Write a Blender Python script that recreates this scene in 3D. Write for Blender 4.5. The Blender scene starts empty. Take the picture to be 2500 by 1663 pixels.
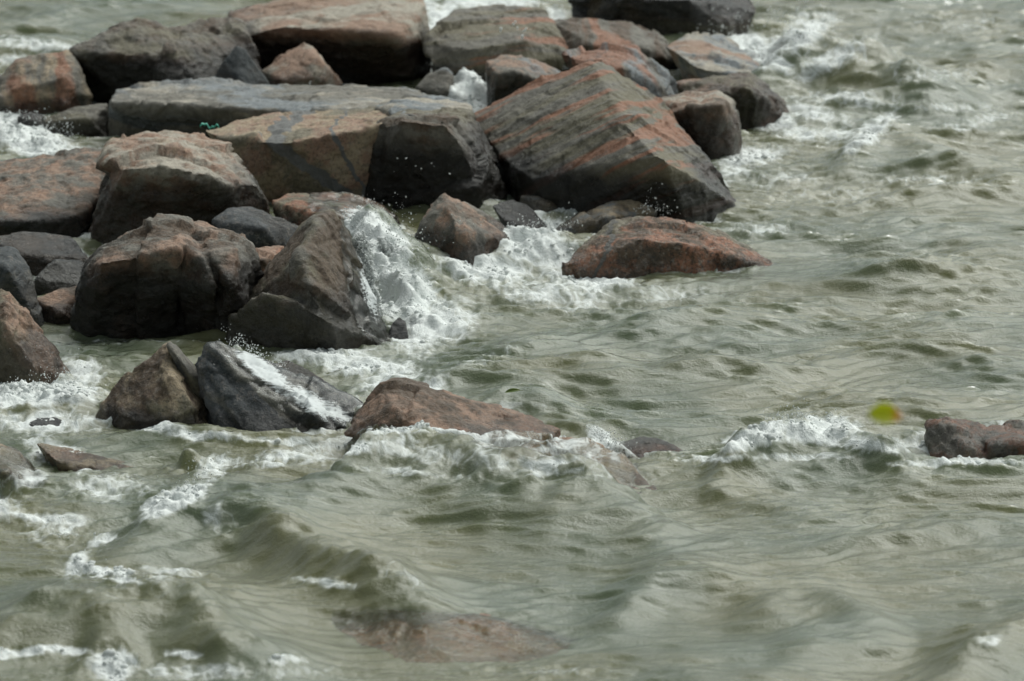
import bpy, bmesh, math, random
import numpy as np
from mathutils import Vector, Matrix
from mathutils.bvhtree import BVHTree

random.seed(7); RNG = np.random.default_rng(7)
scene = bpy.context.scene
COL = scene.collection

# ------------------------------------------------------------------ camera
CAM_H, PITCH, LENS = 9.0, 13.0, 180.0
FPX = LENS / 36.0 * 2500.0            # focal length in photograph pixels
cd = bpy.data.cameras.new('camera'); cam = bpy.data.objects.new('camera', cd); COL.objects.link(cam)
cam.location = (0, 0, CAM_H); cam.rotation_euler = (math.radians(90 - PITCH), 0, 0)
cd.lens = LENS; cd.sensor_width = 36.0; cd.clip_start = 0.5; cd.clip_end = 12000
cd.dof.use_dof = True; cd.dof.focus_distance = 38.4; cd.dof.aperture_fstop = 2.2
scene.camera = cam

# ------------------------------------------------------------------ overcast sky and veiled sun
SUN_EL, SUN_AZ = 55.0, 42.0           # sun behind the rocks, a little to the right (azimuth from +Y towards +X)
w = bpy.data.worlds.new('World'); scene.world = w; w.use_nodes = True
nt = w.node_tree; nt.nodes.clear()
out = nt.nodes.new('ShaderNodeOutputWorld'); bg = nt.nodes.new('ShaderNodeBackground')
sky = nt.nodes.new('ShaderNodeTexSky'); sky.sky_type = 'NISHITA'; sky.sun_disc = False
sky.sun_elevation = math.radians(SUN_EL); sky.sun_rotation = math.radians(SUN_AZ)
sky.air_density = 1.0; sky.dust_density = 4.0; sky.ozone_density = 1.0
hs = nt.nodes.new('ShaderNodeHueSaturation'); hs.inputs['Saturation'].default_value = 0.25   # cloud cover
tint = nt.nodes.new('ShaderNodeMix'); tint.data_type = 'RGBA'; tint.blend_type = 'MULTIPLY'; tint.inputs[0].default_value = 1.0; tint.inputs[7].default_value = (0.92, 1.0, 0.95, 1)
nt.links.new(sky.outputs[0], hs.inputs['Color']); nt.links.new(hs.outputs[0], tint.inputs[6]); nt.links.new(tint.outputs[2], bg.inputs[0])
bg.inputs[1].default_value = 0.060
nt.links.new(bg.outputs[0], out.inputs[0])
sl = bpy.data.lights.new('sun', 'SUN'); so = bpy.data.objects.new('sun', sl); COL.objects.link(so)
sl.energy = 1.25; sl.angle = math.radians(60); sl.color = (1.0, 1.0, 0.96)
az, el = math.radians(SUN_AZ), math.radians(SUN_EL)
sdir = Vector((math.sin(az) * math.cos(el), math.cos(az) * math.cos(el), math.sin(el)))
so.rotation_euler = (-sdir).to_track_quat('-Z', 'Y').to_euler(); so.location = (4, 60, 30)
vs = scene.view_settings; vs.view_transform = 'Standard'; vs.look = 'None'; vs.exposure = 0.87; vs.gamma = 1.0
vs.use_curve_mapping = False

# ------------------------------------------------------------------ where things stand
TP = math.radians(PITCH)
def gY(py, z=0.0):                    # distance of a water-level point for a height in the picture
    return (CAM_H - z) / math.tan(TP + math.atan((py - 831.5) / FPX))
def P(px, py, Y):                     # the point at distance Y
    u = (px - 1250.0) / FPX; v = (831.5 - py) / FPX
    dy = math.cos(TP) + v * math.sin(TP); dz = -math.sin(TP) + v * math.cos(TP)
    t = Y / dy
    return Vector((u * t, Y, CAM_H + dz * t))

# ------------------------------------------------------------------ numpy noise
_perm = RNG.permutation(256).astype(np.int64); _perm = np.concatenate([_perm, _perm, _perm])
_g = RNG.normal(size=(256, 3)); _g /= np.linalg.norm(_g, axis=1)[:, None]
def pnoise(p):
    i = np.floor(p).astype(np.int64); f = p - i; u = f * f * f * (f * (f * 6 - 15) + 10); i &= 255
    res = 0
    for dx in (0, 1):
        wx = u[:, 0] if dx else 1 - u[:, 0]
        for dy in (0, 1):
            wy = u[:, 1] if dy else 1 - u[:, 1]
            for dz in (0, 1):
                wz = u[:, 2] if dz else 1 - u[:, 2]
                h = _perm[_perm[_perm[(i[:, 0] + dx) & 255] + ((i[:, 1] + dy) & 255)] + ((i[:, 2] + dz) & 255)]
                g = _g[h]
                res = res + wx * wy * wz * (g[:, 0] * (f[:, 0] - dx) + g[:, 1] * (f[:, 1] - dy) + g[:, 2] * (f[:, 2] - dz))
    return res * 1.5
def fbm(p, o=4, gain=0.5):
    a, s, r = 1.0, 1.0, 0
    for k in range(o):
        r = r + a * pnoise(p * s + k * 17.3); a *= gain; s *= 2.03
    return r
def facets(p, seed=0):                # broken planes: every cell has its own tilt
    i = np.floor(p).astype(np.int64); best = np.full(len(p), 1e9); val = np.zeros(len(p))
    for dx in (-1, 0, 1):
        for dy in (-1, 0, 1):
            for dz in (-1, 0, 1):
                c = i + np.array([dx, dy, dz]); cc = c & 255
                h = _perm[_perm[_perm[(cc[:, 0] + seed) & 255] + cc[:, 1]] + cc[:, 2]]
                q = c + 0.5 + 0.42 * _g[h]; d = p - q; r = (d * d).sum(1)
                m = r < best
                v = (d * _g[(h * 7 + 3) & 255]).sum(1) + 0.35 * _g[(h * 5 + 1) & 255][:, 0]
                best = np.where(m, r, best); val = np.where(m, v, val)
    return val

def link(o, parent=None):
    COL.objects.link(o)
    if parent: o.parent = parent
    return o
def tag(o, label, cat=None, group=None, kind=None):
    o['label'] = label
    if cat: o['category'] = cat
    if group: o['group'] = group
    if kind: o['kind'] = kind
    return o
def mesh_np(name, V, F, mat, smooth=True):
    me = bpy.data.meshes.new(name)
    V = np.asarray(V, np.float32); F = np.asarray(F, np.int32); k = F.shape[1]
    me.vertices.add(len(V)); me.vertices.foreach_set('co', V.ravel())
    me.loops.add(F.size); me.loops.foreach_set('vertex_index', F.ravel())
    me.polygons.add(len(F)); me.polygons.foreach_set('loop_start', np.arange(0, F.size, k, dtype=np.int32))
    me.polygons.foreach_set('use_smooth', np.full(len(F), smooth))
    me.update(calc_edges=True); me.validate()
    if mat: me.materials.append(mat)
    return me
def attr(me, name, a):
    at = me.attributes.new(name, 'FLOAT', 'POINT'); at.data.foreach_set('value', np.asarray(a, np.float32))

# ------------------------------------------------------------------ node helper
class N:
    def __init__(s, mat):
        s.t = mat.node_tree; s.t.nodes.clear()
    def n(s, typ, ins=None, **kw):
        nd = s.t.nodes.new('ShaderNode' + typ)
        for k, v in kw.items(): setattr(nd, k, v)
        for k, v in (ins or {}).items():
            if isinstance(v, bpy.types.NodeSocket): s.t.links.new(v, nd.inputs[k])
            else: nd.inputs[k].default_value = v
        return nd
    def math(s, op, a, b=0.0, c=False):
        return s.n('Math', {0: a, 1: b}, operation=op, use_clamp=c).outputs[0]
    def ramp(s, v, lo, hi, a=0.0, b=1.0):
        return s.n('MapRange', {'Value': v, 'From Min': lo, 'From Max': hi, 'To Min': a, 'To Max': b}, interpolation_type='SMOOTHSTEP').outputs[0]
    def mix(s, f, a, b):
        nd = s.t.nodes.new('ShaderNodeMix'); nd.data_type = 'RGBA'
        for sock, v in ((nd.inputs[0], f), (nd.inputs[6], a), (nd.inputs[7], b)):
            if isinstance(v, bpy.types.NodeSocket): s.t.links.new(v, sock)
            else: sock.default_value = v if not isinstance(v, tuple) else (*v, 1.0)
        return nd.outputs[2]
    def noise(s, vec, scale, detail=4.0, rough=0.55, dist=0.0):
        return s.n('TexNoise', {'Vector': vec, 'Scale': scale, 'Detail': detail, 'Roughness': rough, 'Distortion': dist}).outputs[0]
    def mapping(s, vec, rot=(0, 0, 0), scale=(1, 1, 1), loc=(0, 0, 0)):
        return s.n('Mapping', {'Vector': vec, 'Rotation': rot, 'Scale': scale, 'Location': loc}).outputs[0]

PINK = (0.33, 0.212, 0.150); GREY = (0.180, 0.168, 0.142); BUFF = (0.39, 0.31, 0.21); SLATE = (0.056, 0.064, 0.068)
RUST = (0.31, 0.150, 0.092); BROWN = (0.115, 0.080, 0.055); DARK = (0.038, 0.036, 0.034); OLIVE = (0.175, 0.158, 0.108)
PALE = (0.40, 0.36, 0.295); BLUE = (0.225, 0.245, 0.255)

def rock_material(name, a, b, c, bnorm=(.1, .1, 1), warpa=.3, band=0.6, bscale=7.0, speck=0.4, wet=0.18, veins=(), seed=0.0, dark=0.35, wetc=0.24):  # wet: height of the damp zone and of the shade painted on fronts
    m = bpy.data.materials.new(name); m.use_nodes = True; k = N(m)
    oc = k.n('TexCoord').outputs['Object']
    base = k.mapping(oc, loc=(seed, seed * 1.7, seed * .6))
    wn = k.n('TexNoise', {'Vector': base, 'Scale': 1.6, 'Detail': 3.0}).outputs['Color']
    warp = k.n('VectorMath', {0: wn, 1: (warpa, warpa, warpa)}, operation='MULTIPLY').outputs[0]
    wv = k.n('VectorMath', {0: base, 1: warp}, operation='ADD').outputs[0]
    nb_ = tuple(Vector(bnorm).normalized())
    def banded(sc, loc=(0, 0, 0)):
        dt = k.n('VectorMath', {0: wv, 1: nb_}, operation='DOT_PRODUCT').outputs['Value']
        al = k.n('VectorMath', {0: nb_, 'Scale': k.math('MULTIPLY', dt, sc - .55)}, operation='SCALE').outputs[0]
        return k.n('VectorMath', {0: k.mapping(wv, scale=(.55, .55, .55), loc=loc), 1: al}, operation='ADD').outputs[0]
    bv = banded(bscale)
    bn = k.noise(bv, 1.0, 5.0, 0.62)
    pn = k.noise(wv, 3.6, 7.0, 0.68)
    fB = k.math('ADD', k.math('MULTIPLY', bn, band), k.math('MULTIPLY', pn, 1 - band))
    col = k.mix(k.ramp(fB, 0.44, 0.56), a, b)
    bn2 = k.noise(banded(bscale * .6, (3, 1, 5)), 1.0, 3.0, 0.55)
    fC = k.math('ADD', k.math('MULTIPLY', bn2, band), k.math('MULTIPLY', k.noise(wv, 1.3, 4.0, .6), 1 - band))
    col = k.mix(k.math('MULTIPLY', k.ramp(fC, 0.505, 0.57), 0.9), col, c)
    # mineral grains
    g = k.noise(base, 34.0, 3.0, 0.7)
    col = k.mix(k.math('MULTIPLY', k.ramp(g, 0.50, 0.62), speck), col, (0.035, 0.034, 0.032))
    g2 = k.noise(k.mapping(base, loc=(9, 4, 2)), 21.0, 4.0, 0.7)
    col = k.mix(k.math('MULTIPLY', k.ramp(g2, 0.52, 0.66), speck * .7), col, (0.38, 0.33, 0.28))
    # lichen-dark stains
    st = k.noise(k.mapping(wv, loc=(1, 8, 3)), 4.5, 8.0, 0.72)
    col = k.mix(k.math('MULTIPLY', k.ramp(st, 0.50, 0.62), dark), col, (0.05, 0.046, 0.04))
    for (n, off, wd, vc) in veins:
        d = k.n('VectorMath', {0: oc, 1: tuple(n)}, operation='DOT_PRODUCT').outputs['Value']
        d = k.math('ADD', d, k.math('MULTIPLY', k.math('SUBTRACT', k.noise(oc, 5.0, 4.0), 0.5), 0.17))
        d = k.math('ABSOLUTE', k.math('SUBTRACT', d, off))
        col = k.mix(k.ramp(d, wd * .75, wd, 1.0, 0.0), col, vc)
    # wet zone above the water line, raised per rock to paint shade on fronts
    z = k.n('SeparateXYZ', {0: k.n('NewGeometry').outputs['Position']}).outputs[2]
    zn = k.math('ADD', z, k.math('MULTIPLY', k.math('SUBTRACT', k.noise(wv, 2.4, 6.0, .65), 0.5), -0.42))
    wet_shade = k.ramp(zn, wet * 0.75, wet * 1.1 + 0.06, 1.0, 0.0)
    col = k.n('HueSaturation', {'Color': col, 'Saturation': k.math('ADD', 1.0, k.math('MULTIPLY', wet_shade, 0.12)), 'Value': k.math('SUBTRACT', 1.0, k.math('MULTIPLY', wet_shade, 1 - wetc))}).outputs[0]
    rough = k.math('SUBTRACT', 0.62, k.math('MULTIPLY', wet_shade, 0.38))
    rough = k.math('ADD', rough, k.math('MULTIPLY', k.math('SUBTRACT', pn, .5), .3))
    bh = k.math('ADD', k.math('MULTIPLY', bn, 0.6 * band), k.math('MULTIPLY', k.noise(base, 15.0, 8.0, 0.68), 0.9))
    bump = k.n('Bump', {'Height': bh, 'Strength': 0.9, 'Distance': 0.05}).outputs[0]
    bs = k.n('BsdfPrincipled', {'Base Color': col, 'Roughness': rough, 'Normal': bump, 'Specular IOR Level': k.math('ADD', .3, k.math('MULTIPLY', wet_shade, .2))})
    k.n('OutputMaterial', {'Surface': bs.outputs[0]})
    return m

# ------------------------------------------------------------------ rocks
ROCKS = []
def rock(label, Y0, hulls, back=1.0, colors=(PINK, GREY, BUFF), name='rock', amp=1.0, strata=None, wet=0.18, veins=(), vox=0.023, deep=0.5, group='rocks of the breakwater', shrink=0.8, **mk):
    if not isinstance(hulls[0], list): hulls = [hulls]
    bm = bmesh.new(); world = []
    for pts in hulls:
        xs = [p[0] for p in pts]; ys = [p[1] for p in pts]
        cx, cy = sum(xs) / len(xs), sum(ys) / len(ys); lo = min(ys) + 0.72 * (max(ys) - min(ys))
        vv = []
        for p in pts:
            q = P(p[0], p[1], Y0 + p[2]); vv.append(q)
            if p[1] > lo: vv.append(Vector((q.x, q.y + .08, min(q.z, 0) - deep)))
            r = P(cx + (p[0] - cx) * shrink, cy + (p[1] - cy) * (shrink - .05), Y0 + max(p[2], 0) * .5 + back); vv.append(r)
            if p[1] > lo: vv.append(Vector((r.x, r.y, -deep)))
        bs = [bm.verts.new(v) for v in vv]
        ret = bmesh.ops.convex_hull(bm, input=bs)
        junk = [e for e in ret['geom_interior'] + ret['geom_unused'] if isinstance(e, bmesh.types.BMVert) and e.is_valid]
        bmesh.ops.delete(bm, geom=list(set(junk)), context='VERTS')
        world += vv
    bmesh.ops.recalc_face_normals(bm, faces=bm.faces)
    me = bpy.data.meshes.new(name); bm.to_mesh(me); bm.free()
    o = link(bpy.data.objects.new(name, me))
    md = o.modifiers.new('r', 'REMESH'); md.mode = 'VOXEL'; md.voxel_size = vox; md.adaptivity = 0
    tag(o, label, 'rock', group)
    ROCKS.append(dict(o=o, amp=amp, strata=strata, colors=colors, wet=wet, veins=veins, mk=mk, idx=len(ROCKS)))
    return o
def plane_vein(p1, p2, Y, width, color, along=(0, 1, 0.1)):      # a vein is a sheet through the stone
    a = P(p1[0], p1[1], Y); b = P(p2[0], p2[1], Y); n = (b - a).cross(Vector(along)).normalized()
    return (n, a, width, color)

# --- back rows
rock('grey-brown boulder with orange streaks at the far left edge, behind the foam', 48.7,
     [(-60, 272, 0), (-30, 220, .3), (0, 203, .4), (45, 147, .5), (110, 135, .6), (172, 128, .6), (200, 170, .4), (226, 246, .3), (150, 264, 0), (95, 276, 0), (60, 210, 0), (150, 190, .05)],
     colors=(GREY, BUFF, RUST), bnorm=(1, 0, .3), band=.7, bscale=4, wet=.1)
rock('large dark jagged boulder in the back row, its left side black', 49.2,
     [[(172, 130, .1), (260, 82, .4), (335, 47, .6), (395, 62, .5), (440, 66, .6), (420, 130, .0), (455, 205, -.1), (300, 130, -.05), (225, 248, .9), (270, 225, .8), (205, 190, .5)],
      [(395, 66, .5), (520, 40, .9), (585, 58, 1.0), (600, 110, .6), (640, 190, .5), (480, 205, -.1), (420, 135, .0), (400, 205, .2)]],
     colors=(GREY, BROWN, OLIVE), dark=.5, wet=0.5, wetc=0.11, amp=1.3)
rock('small smooth slate-dark stone leaning against the big flat-topped block', 48.75,
     [(515, 205, 0), (545, 150, 0.05), (577, 110, .15), (602, 122, .2), (660, 208, .3), (590, 210, -.05)], back=.5, colors=(SLATE, SLATE, DARK), amp=.5, speck=.1, wet=.1)
rock('big flat-topped block with pale pinkish top and black front in the back row', 50.2,
     [[(556, 30, 1.6), (600, 88, .2), (640, 74, .0), (705, 62, -.1), (760, 74, -.15), (835, 68, -.15), (965, 86, -.2), (1032, 8, .9), (1045, 70, .8), (1052, 112, .6), (1046, 195, .9), (965, 205, .9), (800, 212, .9), (640, 200, .9), (600, 150, .7),
       (650, 0, 2.2), (820, -32, 2.4), (1030, -18, 2.2)]],
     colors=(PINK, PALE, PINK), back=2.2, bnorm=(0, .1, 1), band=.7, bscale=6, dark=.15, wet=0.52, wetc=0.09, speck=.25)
rock('small pinkish pointed rock in front of the black block face', 49.35,
     [(636, 172, .25), (690, 130, .4), (740, 104, .45), (768, 116, .4), (772, 140, .1), (836, 208, .3), (760, 190, -.05), (690, 196, -.1), (670, 214, 0), (790, 216, .1)], back=.6, colors=(PINK, PINK, PALE), band=.2, dark=.15, wet=0.3, amp=.7, wetc=0.4)
rock('grey-green low stone beside the foam left of the long slab', 47.5,
     [(100, 292, .0), (190, 264, .2), (240, 254, .3), (264, 252, .3), (266, 342, 0), (200, 347, -.05), (150, 318, -.05), (215, 290, -.1)], back=.6, colors=(OLIVE, GREY, BROWN), wet=.15)
rock('small wet dark stone sticking out of foam at far left', 47.9,
     [(40, 285, .0), (70, 272, .1), (105, 280, .1), (112, 306, 0), (60, 305, 0)], back=.35, colors=(SLATE, GREY, DARK), wet=.4, amp=.5)
rock('long low grey slab lying across the middle of the pile', 45.0,
     [[(264, 250, 2.2), (280, 214, 2.8), (360, 212, 3.0), (480, 207, 3.2), (525, 194, 3.4), (600, 196, 3.2), (720, 214, 2.6), (880, 207, 2.6), (1000, 222, 2.2), (985, 275, .6), (900, 262, 1.0), (760, 278, 1.0), (640, 288, 1.3), (520, 283, 1.7), (400, 262, 1.9), (300, 252, 2.0), (262, 345, 2.7), (400, 352, 2.6), (640, 330, 2.0), (880, 330, 1.7)],
      [(960, 226, 2.3), (1000, 222, 2.3), (1128, 249, 1.8), (1148, 264, .8), (1132, 284, .0), (1086, 291, -.72), (985, 277, -.55), (1080, 304, -.5), (990, 300, -.3), (900, 262, 1.0)]],
     colors=(PALE, BLUE, GREY), back=2.0, band=.75, bscale=9, dark=.25, wet=0.36, speck=.2, wetc=0.25)
rock('blocky rock with black front and lit brown right shoulder beside the tilted banded rock', 44.25,
     [[(920, 308, .2), (985, 293, -.25), (1085, 304, -.35), (1000, 262, 1.3), (1128, 266, 1.2), (1148, 276, .9), (1185, 335, .75), (1225, 410, .6), (1258, 478, .5), (1180, 500, .2), (1165, 470, -.2), (1152, 400, -.25), (1122, 342, -.3), (1020, 530, .3), (870, 495, .4), (905, 380, .6), (1090, 510, .3), (1040, 330, -.25)]],
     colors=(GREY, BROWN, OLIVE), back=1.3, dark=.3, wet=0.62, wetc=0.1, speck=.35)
V7 = [plane_vein((655, 335), (850, 490), 44.35, .06, (.16, .16, .155)), plane_vein((825, 355), (862, 430), 44.35, .018, (.16, .16, .155))]
rock('broad pink and buff block with dark diagonal vein in the middle of the pile', 44.45,
     [[(495, 316, .7), (640, 284, 1.2), (820, 268, 1.5), (932, 264, 1.4), (985, 292, .9), (950, 345, .15), (935, 310, -.05), (800, 330, -.15), (710, 346, -.2), (600, 345, 0), (545, 340, .1), (862, 462, .1), (840, 490, .2), (820, 498, .1), (740, 500, .0), (640, 490, .05), (600, 420, .0)]],
     colors=(BUFF, PINK, OLIVE), back=1.2, band=.35, dark=.12, wet=.04, speck=.45, veins=V7, bnorm=(-.6, 0, .7), wetc=.7)
rock('tilted banded block, the largest, grey with rust stripes and black underside at right', 43.7,
     [[(1142, 282, 2.0), (1250, 222, 2.0), (1380, 176, 2.0), (1442, 144, 1.9), (1470, 150, 1.9), (1535, 198, 2.2), (1612, 250, 2.1), (1680, 330, 1.8), (1718, 390, 1.5), (1792, 480, .8), (1803, 502, .45), (1783, 548, .5), (1700, 548, .55), (1600, 524, .5),
       (1520, 290, .25), (1600, 378, -.5), (1622, 388, -.55), (1722, 448, -.1), (1440, 512, .4), (1390, 490, .2), (1300, 440, .45), (1228, 388, 1.0), (1180, 340, 1.6)]],
     colors=(OLIVE, GREY, RUST), back=2.2, bnorm=(-.40, .25, .88), warpa=.12, band=.9, bscale=13, dark=.2, wet=0.4, wetc=0.09, speck=.2, strata=(Vector((-.40, .25, .88)), 1.0), vox=.021, amp=0.7)
rock('striped grey and orange boulder in the back row beside white foam', 49.9,
     [(1038, 95, .4), (1075, 60, .7), (1112, 24, 1.2), (1200, 14, 1.5), (1322, 20, 1.5), (1352, 52, .9), (1388, 128, .5), (1300, 165, 0), (1200, 205, 0), (1100, 175, .1), (1045, 150, .2), (1150, 120, .0), (1280, 100, .1)],
     colors=(GREY, OLIVE, RUST), back=1.2, bnorm=(-.1, .3, 1), warpa=.15, band=.85, bscale=9, dark=.2, wet=0.22)
rock('dark-fronted stone with pinkish top behind the tilted banded block', 48.0,
     [(1188, 152, .3), (1222, 134, .6), (1292, 140, .7), (1378, 180, .6), (1340, 205, .1), (1260, 172, .0), (1215, 180, -.05), (1240, 232, .2), (1188, 240, .2)], back=.7, colors=(PINK, GREY, BLUE), band=.3, wet=0.45, wetc=0.2)
rock('little grey stone left of the bright foam gap', 48.6,
     [(1015, 215, 0), (1040, 185, .1), (1085, 165, .2), (1105, 175, .2), (1095, 225, 0), (1030, 232, 0)], back=.4, colors=(GREY, BLUE, GREY), amp=.6, wet=.1)
rock('black wet boulder cut off by the top edge of the picture', 53.2,
     [(1388, -60, .8), (1390, 0, .5), (1396, 42, .3), (1440, 62, .1), (1560, 74, .1), (1650, 86, .1), (1705, 88, 0), (1775, 70, .0), (1850, 26, .5), (1800, -2, .7), (1790, -50, 1.0), (1520, -5, -.2), (1680, 0, -.2)], back=1.4,
     colors=(DARK, BROWN, OLIVE), wet=1.0, dark=.5, veins=[plane_vein((1470, -10), (1440, 60), 53.2, .05, (.16, .12, .07))], wetc=0.35)
rock('low striped reddish ridge below the black boulder at the top', 50.8,
     [(1342, 44, .3), (1405, 60, .7), (1470, 55, .9), (1542, 56, .9), (1622, 84, .7), (1655, 122, .4), (1700, 182, .3), (1500, 178, 0), (1378, 124, -.05), (1450, 110, -.2), (1580, 120, -.2)], back=.9, colors=(BROWN, GREY, RUST), bnorm=(1, 0, .1), band=.8, bscale=5, wet=.1)
rock('striped red and grey rock just behind the peak of the tilted block', 47.3,
     [(1378, 132, .5), (1480, 107, .8), (1552, 114, .8), (1602, 160, .5), (1642, 200, .3), (1655, 238, .2), (1560, 250, -.1), (1450, 205, -.1), (1520, 165, -.25)], back=.8, colors=(GREY, BLUE, RUST), bnorm=(1, 0, .4), band=.8, bscale=5, wet=.06)
rock('long pale grey slab with pink far edge at the right end of the pile', 49.6,
     [(1620, 112, .6), (1680, 90, 1.2), (1762, 84, 1.6), (1852, 138, 1.3), (1922, 176, .9), (1936, 214, .5), (1915, 238, .3), (1850, 194, -.1), (1770, 186, -.1), (1690, 160, -.1), (1650, 128, .1), (1780, 200, .1)], back=1.1, colors=(BLUE, PALE, PINK), band=.4, dark=.15, wet=.05, speck=.2)
rock('dark brown rounded rock at the right end of the pile, under the pale slab', 48.2,
     [(1640, 198, .2), (1750, 184, .5), (1832, 174, .6), (1872, 200, .5), (1916, 246, .4), (1938, 302, .3), (1880, 288, .1), (1800, 290, 0), (1770, 262, -.1), (1690, 235, -.1), (1830, 220, -.2)], back=.8, colors=(BROWN, OLIVE, PINK), wet=0.32, band=.3, wetc=0.25)
rock('pale-topped stone with dark front standing in foam right of the tilted block', 46.5,
     [(1590, 242, .7), (1680, 226, .9), (1750, 221, .9), (1792, 246, .6), (1806, 310, .4), (1802, 352, .3), (1722, 388, .1), (1660, 330, .3), (1640, 272, .1), (1690, 262, -.1), (1762, 256, -.1)], back=.9, colors=(PALE, PINK, BROWN), band=.3, wet=0.42, dark=.25, wetc=0.2)
# --- middle rows
rock('brown-grey boulder at the left edge with a black hollow below it', 42.9,
     [(-80, 545, -.1), (-80, 410, 1.3), (0, 402, 1.2), (90, 386, 1.2), (180, 360, 1.3), (272, 364, 1.2), (268, 420, .9), (240, 485, .3), (200, 522, -.1), (140, 545, -.2), (60, 541, -.3), (0, 541, -.3), (225, 570, .9), (190, 600, 1.1), (60, 612, 1.1), (-80, 612, 1.1)],
     colors=(GREY, PINK, BROWN), back=1.3, band=.4, dark=.3, wet=0.26, wetc=0.1)
rock('large rounded boulder with pale pink top and dark hollowed front, left of centre', 42.3,
     [[(212, 595, .3), (236, 480, .35), (262, 400, .3), (266, 352, .9), (320, 326, 1.2), (400, 317, 1.3), (480, 322, 1.3), (562, 360, 1.0), (622, 420, .5), (642, 452, .3), (560, 452, .0), (500, 425, -.1), (400, 404, -.1), (300, 410, -.05), (662, 500, .45), (666, 525, .5), (560, 535, .9), (450, 570, .8), (330, 605, .5), (270, 520, .25)]],
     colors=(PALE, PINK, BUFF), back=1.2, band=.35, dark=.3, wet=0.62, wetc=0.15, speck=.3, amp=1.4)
rock('slate-grey wedge stone between the pink-topped boulder and the triangular rock', 41.7,
     [(520, 540, .1), (560, 512, .3), (612, 505, .4), (738, 556, .35), (735, 600, .2), (690, 620, 0), (560, 615, -.05), (640, 555, -.05)], back=.7, colors=(SLATE, (.09, .095, .1), DARK), band=.6, bscale=8, wet=.1, amp=.6)
rock('small red-brown stone wedged behind the triangular rock', 40.4,
     [(595, 612, .2), (640, 602, .3), (695, 600, .3), (690, 650, .1), (640, 690, 0), (610, 672, 0), (640, 635, -.1)], back=.5, colors=(RUST, PINK, BROWN), wet=.1)
rock('low orange-brown wet rock behind the white splash', 42.5,
     [(664, 492, .4), (700, 480, .6), (762, 477, .7), (860, 484, .7), (930, 508, .5), (992, 560, .3), (1015, 600, .1), (900, 610, 0), (720, 580, 0), (800, 520, -.1)], back=.8, colors=(RUST, OLIVE, BROWN), band=.3, wet=.2, dark=.3)
rock('pointed brown rock standing in white water at the centre', 41.85,
     [(1008, 592, .3), (1024, 545, .3), (1060, 495, .4), (1087, 474, .5), (1130, 494, .7), (1200, 540, .7), (1278, 592, .5), (1210, 630, .3), (1150, 650, -.1), (1090, 655, 0), (1030, 645, .15), (1092, 505, .2), (1125, 565, -.1)], back=.8, colors=(PINK, GREY, BROWN), band=.2, wet=0.24, dark=.2, wetc=0.22)
rock('small dark stone in the foam at the foot of the black-fronted block', 43.3,
     [(1200, 502, .1), (1250, 486, .3), (1290, 498, .3), (1335, 552, .1), (1305, 562, 0), (1230, 540, -.05)], back=.4, colors=(SLATE, GREY, DARK), wet=.2, amp=.5)
rock('small pale and blue-grey stone washed by foam under the tilted block', 44.0,
     [(1270, 480, .2), (1340, 457, .4), (1372, 460, .4), (1425, 535, .1), (1300, 550, 0), (1340, 500, -.1)], back=.4, colors=(PALE, BLUE, BUFF), wet=.1, amp=.6)
rock('low buff and grey stone between the tilted block and the orange rock', 43.1,
     [(1350, 566, .1), (1450, 506, .3), (1492, 487, .4), (1562, 490, .4), (1606, 518, .3), (1500, 560, 0), (1410, 572, -.05), (1470, 530, -.1)], back=.6, colors=(BUFF, BLUE, OLIVE), wet=.12, band=.3)
rock('speckled orange granite rock lying low in the water right of centre', 41.6,
     [[(1376, 645, .0), (1432, 580, .3), (1492, 534, .6), (1572, 529, .7), (1642, 534, .7), (1742, 560, .6), (1802, 590, .5), (1872, 630, .3), (1916, 668, .2), (1700, 690, -.1), (1500, 678, -.1), (1420, 665, -.1), (1560, 580, -.05), (1700, 600, -.05)]],
     colors=(RUST, BROWN, OLIVE), back=1.0, band=.15, speck=.75, wet=.05, dark=.35, wetc=.6, veins=[plane_vein((1530, 560), (1470, 650), 41.4, .022, (.115, .11, .10))])
rock('dark rounded wet boulder at the left edge', 39.4,
     [(-70, 610, .3), (0, 601, .4), (32, 605, .4), (62, 640, .3), (82, 690, .2), (92, 770, .15), (108, 818, .1), (-70, 820, 0), (20, 660, -.1)], back=.8, colors=(SLATE, GREY, DARK), wet=0.4, amp=.6, wetc=0.5)
rock('added dark filler stone for the black void in the hollow under the brown-grey boulder at the left', 41.3,  # added filler; its dark colour stands in for shade in the hollow
     [(-60, 575, .2), (60, 565, .3), (180, 575, .3), (218, 640, .1), (130, 690, 0), (-60, 700, 0), (60, 620, -.1)], back=.8, colors=(DARK, SLATE, BROWN), wet=.6, wetc=.4, amp=.7)
rock('dark slate wedge stone in the gap at the left', 40.6,
     [(70, 725, 0), (90, 680, .0), (135, 632, .2), (165, 650, .3), (205, 640, .3), (205, 730, 0)], back=.6, colors=(SLATE, GREY, DARK), wet=.3, amp=.6)
rock('brown stone low in the gap between the left boulders', 39.6,
     [(85, 730, .1), (140, 712, .3), (205, 690, .4), (205, 825, 0), (95, 828, 0), (150, 760, -.1)], back=.6, colors=(BROWN, PINK, BROWN), wet=.15, amp=.6)
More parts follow.
